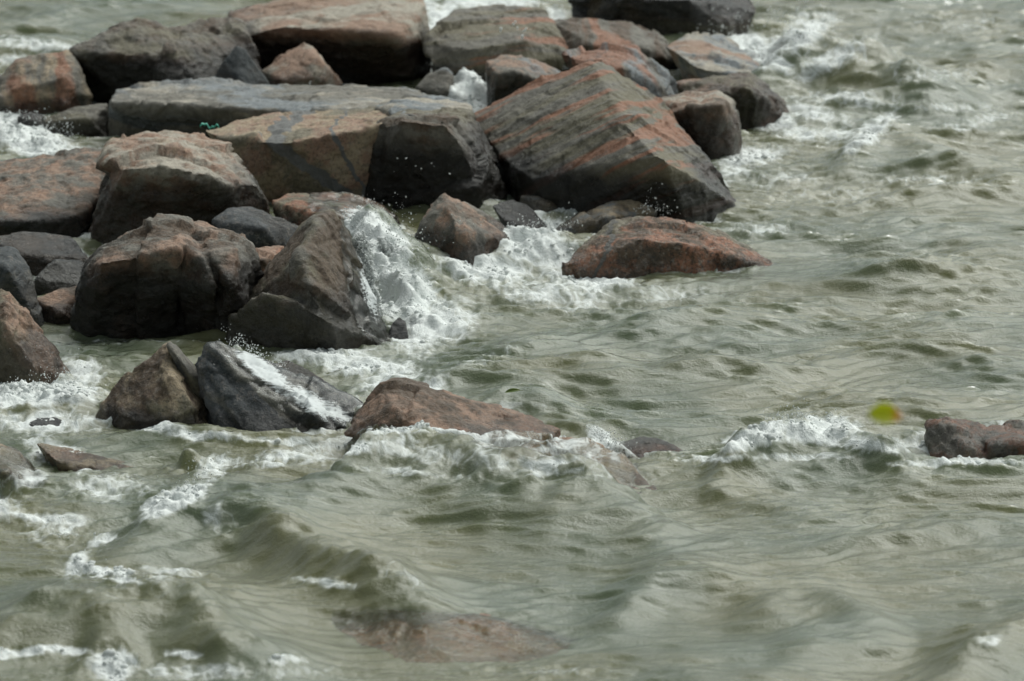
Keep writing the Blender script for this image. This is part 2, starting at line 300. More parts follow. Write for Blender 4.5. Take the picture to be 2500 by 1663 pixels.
rock('massive dark boulder with reddish ridges on its right, left foreground', 38.95,
     [[(170, 838, .5), (182, 720, .35), (206, 640, .35), (242, 600, .45), (300, 574, .5), (385, 536, .65), (430, 540, .7), (440, 605, .0), (430, 690, .1), (400, 840, .7), (250, 640, .02), (240, 840, .6)],
      [(400, 535, .7), (455, 547, .7), (505, 640, -.02), (525, 705, -.1), (505, 832, .5), (440, 700, .12), (450, 600, .1), (430, 560, .4)],
      [(470, 552, .85), (522, 564, .85), (592, 579, .75), (612, 602, .55), (642, 684, .4), (600, 745, .0), (560, 690, -.15), (505, 612, .1), (582, 604, .12), (560, 840, .6), (520, 770, .25), (610, 840, .5)],
      [(300, 640, .4), (520, 640, .4), (560, 845, .55), (300, 845, .6), (420, 700, .25)]],
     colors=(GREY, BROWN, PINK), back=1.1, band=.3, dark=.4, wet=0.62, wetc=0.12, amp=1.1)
rock('triangular upright grey-brown rock with the white splash on its right side', 38.75,
     [[(560, 842, .4), (570, 762, .5), (642, 690, .6), (702, 592, .75), (765, 528, .85), (815, 503, .9), (845, 560, .9), (905, 740, .65), (968, 854, .4), (770, 545, .5), (728, 630, .12), (760, 720, -.12), (820, 800, -.2), (860, 868, -.05)],
      [(556, 842, .1), (572, 765, .1), (640, 712, .0), (720, 735, -.15), (800, 780, -.25), (900, 800, .1), (966, 854, .2), (850, 870, -.05), (660, 866, .05)]],
     colors=(GREY, OLIVE, BROWN), back=.8, band=.3, dark=.3, wet=0.42, wetc=0.27, speck=.3)
rock('small black wet stone in the foam at the right foot of the triangular rock', 39.2,
     [(945, 835, 0), (955, 790, .1), (975, 772, .15), (992, 785, .1), (998, 830, 0)], back=.25, colors=(DARK, SLATE, DARK), wet=.5, amp=.4, vox=.018)
# --- front rocks
rock('tall rough brown rock at the left edge above the foam', 37.6,
     [(-60, 720, .3), (0, 700, .4), (26, 704, .4), (52, 750, .35), (82, 822, .3), (132, 858, .3), (155, 900, .2), (180, 945, .15), (100, 955, 0), (-60, 950, 0), (20, 800, .0), (70, 880, -.05)], back=.7, colors=(BROWN, PINK, OLIVE), bnorm=(1, 0, .45), band=.6, bscale=6, wet=0.3, vox=.022, wetc=0.4, strata=(Vector((1, 0, .45)), 1.4))
rock('pyramid-shaped brown and grey rock in the left foreground', 36.2,
     [(242, 1022, .3), (255, 985, .3), (292, 930, .35), (350, 880, .4), (392, 848, .45), (414, 838, .5), (432, 850, .55), (515, 970, .5), (562, 1062, .3), (500, 1070, -.05), (470, 1000, .02), (400, 1042, 0), (300, 1038, .05), (420, 920, .15)], back=.55, colors=(BUFF, BROWN, OLIVE), bnorm=(1, .2, .1), band=.55, bscale=7, wet=.07, vox=.018, dark=.4, speck=.5, strata=(Vector((1, .2, .1)), .9))
rock('thin slate slab standing on edge between the pyramid rock and the slate boulder', 36.5,
     [(405, 842, .0), (412, 830, .05), (428, 838, .1), (500, 940, .15), (565, 1010, .1), (560, 1040, 0), (500, 975, -.05), (440, 880, -.05)], back=.3, colors=(SLATE, GREY, OLIVE), wet=.1, vox=.018, amp=.4, bnorm=(.7, 0, .7))
rock('low slate-black boulder with water running over it, left foreground', 36.05,
     [[(480, 900, .4), (500, 850, .5), (530, 836, .55), (572, 850, .55), (642, 900, .5), (752, 950, .5), (890, 995, .4), (860, 1060, .1), (760, 1078, -.05), (620, 1076, -.1), (545, 1066, 0), (520, 960, .2), (620, 960, .15), (720, 1000, .05)]],
     colors=(SLATE, (.10, .105, .11), GREY), back=.8, bnorm=(.65, 0, .75), band=.65, bscale=8, wet=.1, vox=.019, dark=.3, amp=.9, strata=(Vector((.65, 0, .75)), 1.5))
rock('narrow brown ridge of rock behind the slate boulder, edged with foam', 37.3,
     [(660, 890, .1), (700, 880, .2), (740, 895, .2), (815, 942, .1), (800, 955, 0), (700, 925, -.05)], back=.3, colors=(BROWN, OLIVE, DARK), wet=.2, vox=.02, amp=.6)
rock('flat-topped red-brown rock with a wave washing over its front, centre foreground', 35.3,
     [[(845, 1062, .2), (880, 1010, .3), (930, 940, .5), (970, 929, .6), (1052, 954, .6), (1150, 978, .6), (1262, 1006, .6), (1370, 1052, .5), (1330, 1085, .2), (1200, 1080, -.2), (1000, 1045, -.2), (900, 1070, 0), (960, 990, .0)]],
     colors=(BROWN, PINK, RUST), back=.8, band=.4, bscale=5, wet=0.22, vox=.019, dark=.2, wetc=0.6)
rock('buff rock ledge half under the breaking wave, centre foreground', 34.25,
     [(1150, 1120, .4), (1300, 1080, .7), (1440, 1080, .8), (1520, 1110, .6), (1560, 1150, .4), (1622, 1218, .1), (1520, 1228, -.05), (1380, 1200, -.05), (1250, 1170, 0), (1460, 1140, .2)], back=.6, colors=(BUFF, PINK, BROWN), band=.3, wet=.1, vox=.019, wetc=.65)
rock('low mottled rock barely above the water right of the breaking wave', 35.35,
     [(1485, 1085, .1), (1560, 1064, .3), (1640, 1084, .25), (1690, 1112, .1), (1600, 1125, 0), (1490, 1125, 0)], back=.4, colors=(BROWN, RUST, GREY), wet=.15, vox=.02, amp=.6)
rock('brown and grey rock at the right edge with a wave at its side', 35.4,
     [[(2262, 1085, .2), (2272, 1040, .3), (2290, 1026, .35), (2345, 1028, .5), (2400, 1045, .5), (2370, 1090, .0), (2300, 1140, 0), (2430, 1145, 0)],
      [(2380, 1060, .4), (2420, 1043, .6), (2500, 1044, .6), (2600, 1070, .5), (2600, 1150, .1), (2420, 1148, 0), (2420, 1090, .0), (2480, 1080, .0)]],
     colors=(GREY, RUST, OLIVE), back=.6, wet=0.2, vox=.02, band=.3, wetc=0.5, amp=1.6)
rock('long low brown reef ridge in the white water at lower left', 35.08,
     [(85, 1078, .3), (160, 1094, .3), (232, 1112, .3), (352, 1138, .25), (362, 1160, .05), (220, 1168, -.05), (130, 1120, .0)], back=.4, colors=(BROWN, BUFF, PINK), wet=.12, vox=.019, amp=.7, wetc=0.6)
rock('brown boulder under a thin sheet of water at the left edge', 34.3,
     [(-70, 1090, .4), (0, 1082, .5), (50, 1100, .5), (95, 1160, .3), (120, 1240, 0), (-70, 1250, 0), (20, 1160, .0)], back=.7, colors=(BROWN, BUFF, BROWN), wet=.15, vox=.02, amp=.7)
rock('small dark grey stone barely out of the foam at the left', 36.3,
     [(60, 1035, 0), (90, 1022, .1), (130, 1019, .15), (180, 1032, .1), (170, 1048, 0), (90, 1050, 0)], back=.3, colors=(SLATE, GREY, SLATE), wet=.2, vox=.02, amp=.4)
rock('red-brown rock just under the water at the bottom of the picture', 30.58,
     [(790, 1545, .5), (900, 1500, .8), (985, 1474, .9), (1080, 1490, .8), (1180, 1508, .7), (1300, 1560, .5), (1440, 1600, .3), (1300, 1650, -.2), (1000, 1640, -.3), (1050, 1560, .1)], back=.7, colors=(RUST, PINK, RUST), wet=0.01, vox=.022, wetc=0.9, amp=1.2)

bpy.context.view_layer.update()
dg = bpy.context.evaluated_depsgraph_get()
GRID_TOP = []
allV, allF, off = [], [], 0
for R in ROCKS:
    o = R['o']; ev = o.evaluated_get(dg); me = bpy.data.meshes.new_from_object(ev)
    o.modifiers.clear(); old = o.data; o.data = me; bpy.data.meshes.remove(old); me.name = 'rock'
    n = len(me.vertices); V = np.empty(n * 3, np.float32); me.vertices.foreach_get('co', V); V = V.reshape(-1, 3).astype(float)
    NM = np.empty(n * 3, np.float32); me.vertices.foreach_get('normal', NM); NM = NM.reshape(-1, 3).astype(float)
    ext = V.max(0) - V.min(0); sz = float(min(1.6, max(.3, np.sort(ext)[1]))); s = R['idx'] * 5.37; q = V + s
    a = R['amp']
    wq = q + 0.035 * np.stack([fbm(q * 2.1 + 7, 2), fbm(q * 2.1 + 31, 2), fbm(q * 2.1 + 57, 2)], 1)
    d = 0.034 * sz * facets(wq * (1.7 / sz), R['idx']) + 0.019 * facets(wq * 5.0, R['idx'] + 9) + 0.008 * facets(wq * 12.0, R['idx'] + 5) + 0.006 * sz * fbm(q * 2.6, 3) + 0.007 * fbm(q * 9.0, 3, .6)
    if R['strata']:
        nrm, sa = R['strata']; nn = np.array(nrm.normalized()); t = (V + 0.05 * np.stack([fbm(q * 1.5, 2)] * 3, 1)) @ nn
        lay = pnoise(np.stack([t * 9 + s, 0.4 * q[:, 0], 0.4 * q[:, 1]], 1)) + .6 * pnoise(np.stack([t * 23 + s, .8 * q[:, 0], .8 * q[:, 1]], 1))
        d += 0.022 * sa * lay
    d *= a
    V2 = V + NM * d[:, None]
    base = Vector((float(V[:, 0].mean()), float(V[:, 1].mean()), 0.0))
    R['V'] = V2.copy()
    V2 -= np.array(base); o.location = base
    me.vertices.foreach_set('co', V2.astype(np.float32).ravel())
    me.polygons.foreach_set('use_smooth', np.ones(len(me.polygons), bool)); me.update()
    vs_ = [(tuple(nv), float(nv.dot(pa - base)), wd, vc) for (nv, pa, wd, vc) in R['veins']]
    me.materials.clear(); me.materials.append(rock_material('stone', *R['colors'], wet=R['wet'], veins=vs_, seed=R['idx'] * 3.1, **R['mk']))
    F = [tuple(i + off for i in p.vertices) for p in me.polygons]
    allV.append(R['V']); allF += F; off += n
bvh = BVHTree.FromPolygons([tuple(v) for v in np.concatenate(allV)], allF)

# ------------------------------------------------------------------ water
NXC, Y0W, Y1W = 520, 28.6, 60.0
us = np.linspace(-1, 1, NXC)
ys = [Y0W]
while ys[-1] < Y1W: ys.append(ys[-1] + 0.026 * (ys[-1] / 38.0) ** 1.2)
ys = np.array(ys)
ext_y_near = np.array([-900, -300, -100, -40, -10, 5, 14, 20, 24, 26.5, 28]); ext_y_far = np.array([61, 63, 67, 74, 86, 110, 160, 260, 500, 1000, 2500, 6000])
side = np.array([1.15, 1.4, 1.9, 3, 6, 14, 40, 150, 700])
UU = np.concatenate([-side[::-1], us, side]); YY = np.concatenate([ext_y_near, ys, ext_y_far])
half = lambda y: np.clip(0.113 * y + 0.3, 3.5, 9.0)
gx = UU[None, :] * half(YY)[:, None]; gy = np.repeat(YY[:, None], len(UU), 1)
nr, nc = gx.shape
X = gx.ravel(); Yc = gy.ravel()
core = (np.abs(X) < half(Yc) * 1.01) & (Yc >= Y0W) & (Yc <= Y1W)
fade = np.clip((60 - Yc) / 6, 0, 1) * 0.75 + .25; fade = np.where(core, fade, 0.0)

def pix(X, Y, Z):                      # author's map: where a point shows in the photograph
    dx, dy, dz = X, Y, Z - CAM_H
    cz = dy * math.cos(TP) - dz * math.sin(TP); cy = dy * math.sin(TP) + dz * math.cos(TP)
    return 1250 + FPX * dx / cz, 831.5 - FPX * cy / cz

q2 = np.stack([X, Yc, np.zeros_like(X)], 1)
wx = X + 0.35 * fbm(q2 * .55 + 3, 2); wy = Yc + 0.35 * fbm(q2 * .55 + 40, 2)
H = np.zeros_like(X)
rg = np.random.default_rng(21)
for lam, A, n in ((2.6, .034, 4), (1.5, .030, 6), (.85, .022, 8), (.48, .0150, 10), (.27, .0135, 12), (.15, .0100, 14)):
    acc = np.zeros_like(X)
    for j in range(n):
        th = math.radians(90 + rg.normal(6, 26 if lam > 1 else 17)); kk = 2 * math.pi / (lam * rg.uniform(.75, 1.35)); ph = rg.uniform(0, 6.28)
        s_ = np.sin(kk * (wx * math.cos(th) + wy * math.sin(th)) + ph)
        acc += np.exp(1.1 * (s_ - 1)) * 2 - 0.93      # peaked crests
    H += A * (1 if lam > 2 else .45 + .55 * np.clip((Yc - 31.0) / 4.5, 0, 1)) * acc / math.sqrt(n) * (1 + .7 * fbm(q2 * (.45 / lam) + lam * 9, 2))
cx_ = P(1860, 655, 41.6); H *= 1 - .8 * np.exp(-(((X - cx_.x) / .8) ** 2 + ((Yc - 41.6) / .9) ** 2))
H *= np.where(core, 1, 0)

def crest(pts, h, wf=.35, wb=.7, taper=.4):
    global H
    px = np.array([p[0] for p in pts], float); wxx = []; wyy = []
    for p in pts:
        Yp = gY(p[1], h); q = P(p[0], p[1], Yp); wxx.append(q.x); wyy.append(Yp)
    wxx = np.array(wxx); wyy = np.array(wyy); L = wxx[-1] - wxx[0]
    m = core & (X > wxx[0]) & (X < wxx[-1]) & (Yc > wyy.min() - 3 * wf) & (Yc < wyy.max() + 3 * wb)
    xs_ = np.linspace(wxx[0], wxx[-1], 400); ys_ = np.interp(xs_, wxx, wyy); kw = np.hanning(91); kw /= kw.sum(); ys_ = np.convolve(np.pad(ys_, 45, mode='edge'), kw, mode='valid')
    x = X[m]; yc = np.interp(x, xs_, ys_) + .12 * fbm(q2[m] * np.array([1.6, .2, 1]) + 77, 3); dyy = Yc[m] - yc
    t = (x - wxx[0]) / L; tp = np.clip(np.minimum(t, 1 - t) / taper, 0, 1); tp = tp * tp * (3 - 2 * tp)
    prof = np.where(dyy < 0, np.exp(-(np.abs(dyy) / (1.25 * wf)) ** 1.8), np.exp(-(np.abs(dyy) / (1.1 * wb)) ** 1.6))
    H[m] += .72 * h * prof * tp * (1 + .25 * fbm(q2[m] * 2.2 + 5, 2))
crest([(-350, 1440), (-50, 1412), (100, 1392), (250, 1385), (450, 1400), (650, 1430), (900, 1470)], .42, .5, .9)
crest([(180, 1260), (300, 1225), (420, 1170), (520, 1150), (620, 1185), (800, 1260), (950, 1325), (1200, 1410)], .36, .45, .7, .3)
crest([(1380, 1460), (1500, 1425), (1620, 1378), (1740, 1358), (1850, 1390), (1980, 1450)], .20, .35, .6)
crest([(1850, 1300), (2000, 1288), (2150, 1282), (2300, 1262), (2440, 1243), (2700, 1235)], .13, .20, .5)
crest([(1600, 1185), (1680, 1166), (1760, 1178), (1900, 1215), (2100, 1225)], .09, .22, .5)
crest([(1750, 1470), (1880, 1432), (1960, 1418), (2060, 1440), (2250, 1500)], .15, .3, .5)
crest([(2150, 1630), (2320, 1560), (2430, 1505), (2600, 1455), (2800, 1440)], .26, .4, .6)
crest([(1850, 1585), (1980, 1566), (2100, 1556), (2250, 1530)], .10, .25, .5)
crest([(1450, 1660), (1650, 1645), (1900, 1632), (2150, 1590)], .13, .3, .6)
crest([(1080, 985), (1170, 945), (1260, 928), (1360, 935), (1470, 975)], .17, .28, .5)
crest([(1020, 880), (1150, 838), (1300, 832), (1450, 862), (1650, 900)], .12, .3, .6)
crest([(1550, 890), (1680, 865), (1800, 862), (1950, 890)], .10, .3, .5)
crest([(1400, 800), (1600, 778), (1800, 782), (2000, 760)], .10, .3, .6)
crest([(1900, 1000), (2050, 965), (2200, 958), (2400, 980)], .08, .3, .5)
crest([(2050, 860), (2250, 830), (2450, 850), (2650, 880)], .11, .3, .6)
crest([(1950, 700), (2150, 670), (2350, 690), (2600, 660)], .12, .35, .7)
crest([(2050, 560), (2250, 520), (2450, 510), (2650, 540)], .14, .4, .7)
crest([(1680, 120), (1800, 78), (1950, 52), (2100, 62), (2260, 92), (2500, 110)], .62, .8, 1.1)
crest([(1980, 385), (2080, 335), (2180, 300), (2300, 325), (2420, 360)], .22, .5, .7)
crest([(2080, 440), (2200, 395), (2350, 385), (2520, 400), (2650, 410)], .20, .5, .8)
crest([(2250, 180), (2400, 130), (2550, 120), (2750, 150)], .22, .6, .9)
crest([(1850, 310), (1950, 275), (2100, 250), (2250, 262)], .12, .4, .6)
crest([(1700, 1112), (1790, 1070), (1870, 1035), (1960, 1008), (2060, 1020), (2150, 1048), (2280, 1075)], .24, .26, .3, .2)
crest([(560, 1098), (720, 1088), (820, 1066), (880, 1030), (960, 1008), (1060, 1004), (1200, 1038), (1350, 1066), (1470, 1068), (1540, 1100), (1640, 1160), (1760, 1190)], .40, .8, .25, .32)
crest([(-80, 965), (20, 942), (110, 930), (200, 942), (290, 965)], .12, .25, .3)
crest([(-120, 330), (0, 298), (90, 300), (150, 330), (230, 385)], .26, .7, .6)
crest([(-200, 120), (0, 85), (150, 92), (300, 120)], .12, .5, .8)
crest([(300, 1050), (420, 1062), (600, 1085), (760, 1075), (900, 1060)], .07, .2, .3)
crest([(500, 1140), (650, 1110), (800, 1090), (900, 1075)], .10, .25, .4)
crest([(150, 1610), (240, 1580), (300, 1572), (380, 1610)], .13, .15, .2)
crest([(380, 1600), (480, 1582), (620, 1600), (780, 1620)], .09, .2, .3)
crest([(-60, 1200), (60, 1180), (200, 1190), (330, 1215)], .08, .25, .3)

def swell(px, py, Y, rx, ry, wob=0.0):  # water heaped up at a place
    global H
    c = P(px, py, Y); m = core & (np.abs(X - c.x) < 3 * rx) & (np.abs(Yc - c.y) < 3 * ry)
    r = ((X[m] - c.x) / rx) ** 2 + ((Yc[m] - c.y) / ry) ** 2
    H[m] += np.exp(-r) * (c.z + wob * fbm(q2[m] * 3.3 + px, 3))
swell(890, 535, 41.9, .42, .8, .12)
swell(950, 620, 41.1, .42, .8, .14)
swell(1000, 740, 40.2, .45, .6, .18)
swell(1150, 690, 41.0, .7, .6, .10)
swell(1145, 172, 48.95, .34, .4, .12)
swell(585, 868, 37.2, .22, .35, .25)
swell(1290, 590, 42.3, .5, .5, .1)
swell(470, 1125, 35.0, .18, .2, .2)

ZV = H.copy(); PX, PY = pix(X, Yc, ZV)
# foam laid down where water breaks: centre, radii in the picture's own measure, amount, tilt
FOAM = np.zeros_like(X)
def foam(px, py, rx, ry, s, ang=0.0):
    global FOAM
    a = math.radians(ang); dx = PX - px; dy = PY - py
    u = (dx * math.cos(a) + dy * math.sin(a)) / rx; v = (-dx * math.sin(a) + dy * math.cos(a)) / ry
    FOAM = np.maximum(FOAM, s * np.exp(-(u * u + v * v) ** 1.3))
for f in [(900, 545, 75, 45, 1.25, 20), (950, 620, 70, 80, 1.3, 0), (990, 720, 95, 90, 1.2, 0), (1060, 780, 130, 70, .95, 0), (1010, 830, 90, 60, .8, 0),
          (1180, 650, 140, 60, .95, 10), (1320, 610, 130, 55, 1.1, 10), (1290, 560, 110, 35, 1.2, 0), (1440, 680, 160, 40, .9, 5), (1350, 720, 200, 45, .72, 5),
          (1650, 650, 180, 16, .7, 3), (1560, 530, 80, 14, .9, 0), (1600, 720, 260, 40, .5, 0), (950, 920, 120, 50, .75, -10), (800, 870, 160, 30, .95, 0), (880, 900, 130, 30, .85, 0),
          (1180, 880, 180, 20, .55, -20), (1050, 950, 60, 40, .8, -30), (1230, 990, 150, 20, .5, 0),
          (80, 960, 200, 40, 1.15, 0), (200, 910, 90, 50, .8, 0), (100, 1030, 220, 40, .75, 0), (330, 1035, 160, 16, .95, 5), (500, 1062, 140, 18, .85, 5), (700, 1075, 140, 14, .75, 0),
          (150, 1110, 110, 35, .95, 25), (260, 1190, 160, 40, .7, 0), (430, 1220, 110, 32, 1.15, -25), (520, 1140, 60, 40, .8, -30), (100, 1265, 160, 22, .8, 5), (700, 1120, 180, 25, .75, -5), (850, 1085, 180, 25, .8, -5),
          (1000, 1030, 150, 30, 1.15, 0), (1150, 1035, 130, 18, 1.0, 8), (1050, 1100, 260, 40, .5, 5), (1300, 1062, 140, 16, .9, 12), (1470, 1078, 60, 30, 1.0, 40), (1350, 1125, 160, 35, .5, 10), (1500, 1130, 50, 40, .6, 50),
          (1000, 1090, 200, 50, .62, 10), (1200, 1120, 200, 50, .62, 10), (1400, 1130, 140, 40, .62, 15), (1000, 1150, 300, 14, .6, 5), (1320, 1150, 120, 14, .7, 0),
          (1860, 1065, 120, 32, 1.1, -15), (2000, 1050, 130, 40, 1.1, 0), (2130, 1085, 120, 25, .85, 5), (1950, 1115, 200, 14, .7, 0), (2330, 1130, 220, 14, .85, 0), (1750, 1120, 160, 14, .7, 0), (2250, 1080, 60, 20, .8, 0),
          (260, 1400, 130, 14, 1.0, 8), (420, 1395, 110, 12, .75, 5), (190, 1380, 50, 30, .9, -40), (250, 1320, 50, 20, .8, -20), (800, 1420, 110, 18, .75, 5), (540, 1260, 60, 60, .6, 60), (130, 1300, 120, 60, .55, 10),
          (60, 1590, 260, 16, .95, -3), (280, 1620, 75, 50, 1.0, 0), (450, 1590, 60, 16, .9, 0), (700, 1612, 70, 14, .8, 0), (500, 1640, 400, 30, .6, 0), (0, 1240, 80, 60, .7, 0),
          (1350, 1640, 260, 20, .45, 0), (2420, 1560, 60, 25, .7, 0),
          (60, 330, 150, 55, 1.15, 20), (20, 290, 110, 30, 1.0, 0), (180, 258, 70, 18, 1.2, -10), (100, 370, 160, 35, .8, 15), (210, 370, 60, 12, .8, 0), (100, 110, 220, 22, .75, 5), (60, 150, 120, 25, .7, 0),
          (1130, 215, 90, 75, 1.4, 0), (1075, 45, 70, 30, 1.0, -40), (1200, 5, 160, 25, .95, 0), (1360, 35, 40, 25, .9, 0), (1050, 20, 40, 40, .8, 0),
          (1740, 75, 40, 28, 1.3, 0), (1830, 105, 110, 40, 1.05, 35), (1950, 90, 130, 45, .85, -25), (2030, 150, 160, 40, .75, -30), (1900, 150, 80, 30, .8, 30), (2000, 35, 120, 14, .7, 0),
          (2060, 240, 200, 30, .68, 0), (1990, 280, 140, 30, .75, 10), (1880, 300, 90, 28, .95, 5), (1830, 385, 110, 30, .95, -10), (1790, 420, 60, 40, .7, 0), (2000, 330, 160, 25, .75, 0), (2130, 320, 120, 35, .8, -35), (2300, 260, 260, 18, .6, 0), (2380, 300, 160, 25, .6, -10),
          (1900, 440, 160, 30, .62, 0), (2050, 480, 260, 40, .45, 0), (2250, 440, 260, 25, .5, 0), (1850, 560, 120, 25, .6, 0), (2250, 180, 260, 30, .5, 0), (2350, 60, 260, 40, .45, 0),
          (560, 690, 24, 40, .9, 0), (190, 635, 30, 28, 1.2, -30), (330, 835, 300, 8, .5, 0), (640, 760, 20, 20, .8, 0), (2150, 640, 260, 30, .35, 0)]:
    foam(*f)
# foam collects along the stones
cs = slice(None)
iy0 = len(ext_y_near); ix0 = len(side)
cg = np.zeros((nr, nc)); step = 4
rr = np.arange(iy0, iy0 + len(ys), step); cc_ = np.arange(ix0, ix0 + NXC, step)
Dm = np.full((len(rr), len(cc_)), 1.0)
for i_, r_ in enumerate(rr):
    for j_, c_ in enumerate(cc_):
        hit = bvh.find_nearest((gx[r_, c_], gy[r_, c_], 0.02), 0.6)
        if hit[0] is not None: Dm[i_, j_] = hit[3]
def upsample(D):
    ri = np.clip((np.arange(len(ys)) / step), 0, len(rr) - 1.001); ci = np.clip(np.arange(NXC) / step, 0, len(cc_) - 1.001)
    r0 = ri.astype(int); c0 = ci.astype(int); fr = (ri - r0)[:, None]; fc = (ci - c0)[None, :]
    return (D[r0][:, c0] * (1 - fr) * (1 - fc) + D[r0 + 1][:, c0] * fr * (1 - fc) + D[r0][:, c0 + 1] * (1 - fr) * fc + D[r0 + 1][:, c0 + 1] * fr * fc)
DF = np.full((nr, nc), 1.0); DF[iy0:iy0 + len(ys), ix0:ix0 + NXC] = upsample(Dm); DF = DF.ravel()
lap = np.exp(-(DF / .11) ** 2) * np.clip(.55 + .9 * fbm(q2 * 1.3 + 11, 2), 0, 1)
calm = np.exp(-(((PX - 380) / 330) ** 2 + ((PY - 850) / 45) ** 2) ** 2)
sunk = np.exp(-(((PX - 1120) / 420) ** 2 + ((PY - 1560) / 110) ** 2) ** 2)
FOAM = np.maximum(FOAM, .85 * lap * (1 - .8 * calm) * (1 - .85 * sunk))
# height-steep crests whiten a little
FOAM = np.maximum(FOAM, np.clip((H - .16) * 2.2, 0, .42) * core)
# broken water is rougher
ro = np.clip(FOAM, 0, 1)
q3 = q2.copy()
rough_h = 0.050 * fbm(q3 * 3.4 + 2, 4, .6) + .030 * np.abs(fbm(q3 * 10 + 6, 3, .65))
H += rough_h * (ro + 1.2 * np.clip(FOAM - .85, 0, .4)) * core
# water draped over the stones it washes: film areas in the picture's measure
FILM = np.zeros_like(X)
def film(px, py, rx, ry, ang=0.0):
    global FILM
    a = math.radians(ang); dx = PX0 - px; dy = PY0 - py
    u = (dx * math.cos(a) + dy * math.sin(a)) / rx; v = (-dx * math.sin(a) + dy * math.cos(a)) / ry
    FILM = np.maximum(FILM, np.clip(1.6 - 1.6 * (u * u + v * v), 0, 1))
RT = np.full_like(X, -1.0)
cand = np.where(core & (DF < .5) & (Yc < 37.6))[0]
for i_ in cand:
    hit = bvh.ray_cast((X[i_], Yc[i_], 3.0), (0, 0, -1), 4.0)
    if hit[0] is not None: RT[i_] = hit[0].z
PX0, PY0 = pix(X, Yc, np.maximum(H, RT))
RS = np.maximum(RT, -.5).reshape(nr, nc)
for _ in range(6):
    RS[1:-1, 1:-1] = np.maximum((RS[:-2, 1:-1] + RS[2:, 1:-1] + RS[1:-1, :-2] + RS[1:-1, 2:] + RS[1:-1, 1:-1]) / 5, RS[1:-1, 1:-1] - .004)
RS = np.maximum(RS.ravel(), RT)
film(1080, 1080, 260, 48, 8); film(1330, 1115, 220, 70, 12); film(1470, 1120, 110, 75, 35); film(1560, 1215, 30, 14)
film(30, 1160, 110, 90, 20); film(1120, 1580, 420, 90, 8); film(250, 1170, 90, 14, 10)
fm = (FILM > 0) & (RT > -.5)
thick = .018 + .016 * fbm(q2 * 7 + 1, 3)
target = np.maximum(H, RS + np.abs(thick))
H = np.where(fm, H + (target - H) * np.clip(FILM * 1.5, 0, 1), H)
depth = H - RT
CLEAR = np.where(fm & (RT > -.4), np.exp(-np.clip(depth, 0, 1) / .16) * np.clip(FILM * 2, 0, 1) * .86, 0.0)
gxx = X.copy(); V = np.stack([gxx, Yc, H], 1)
# leaning crests: move high water a little towards the viewer's left
sl_ = np.clip(H, 0, .5) * core
V[:, 1] -= .25 * sl_; V[:, 0] -= .08 * sl_

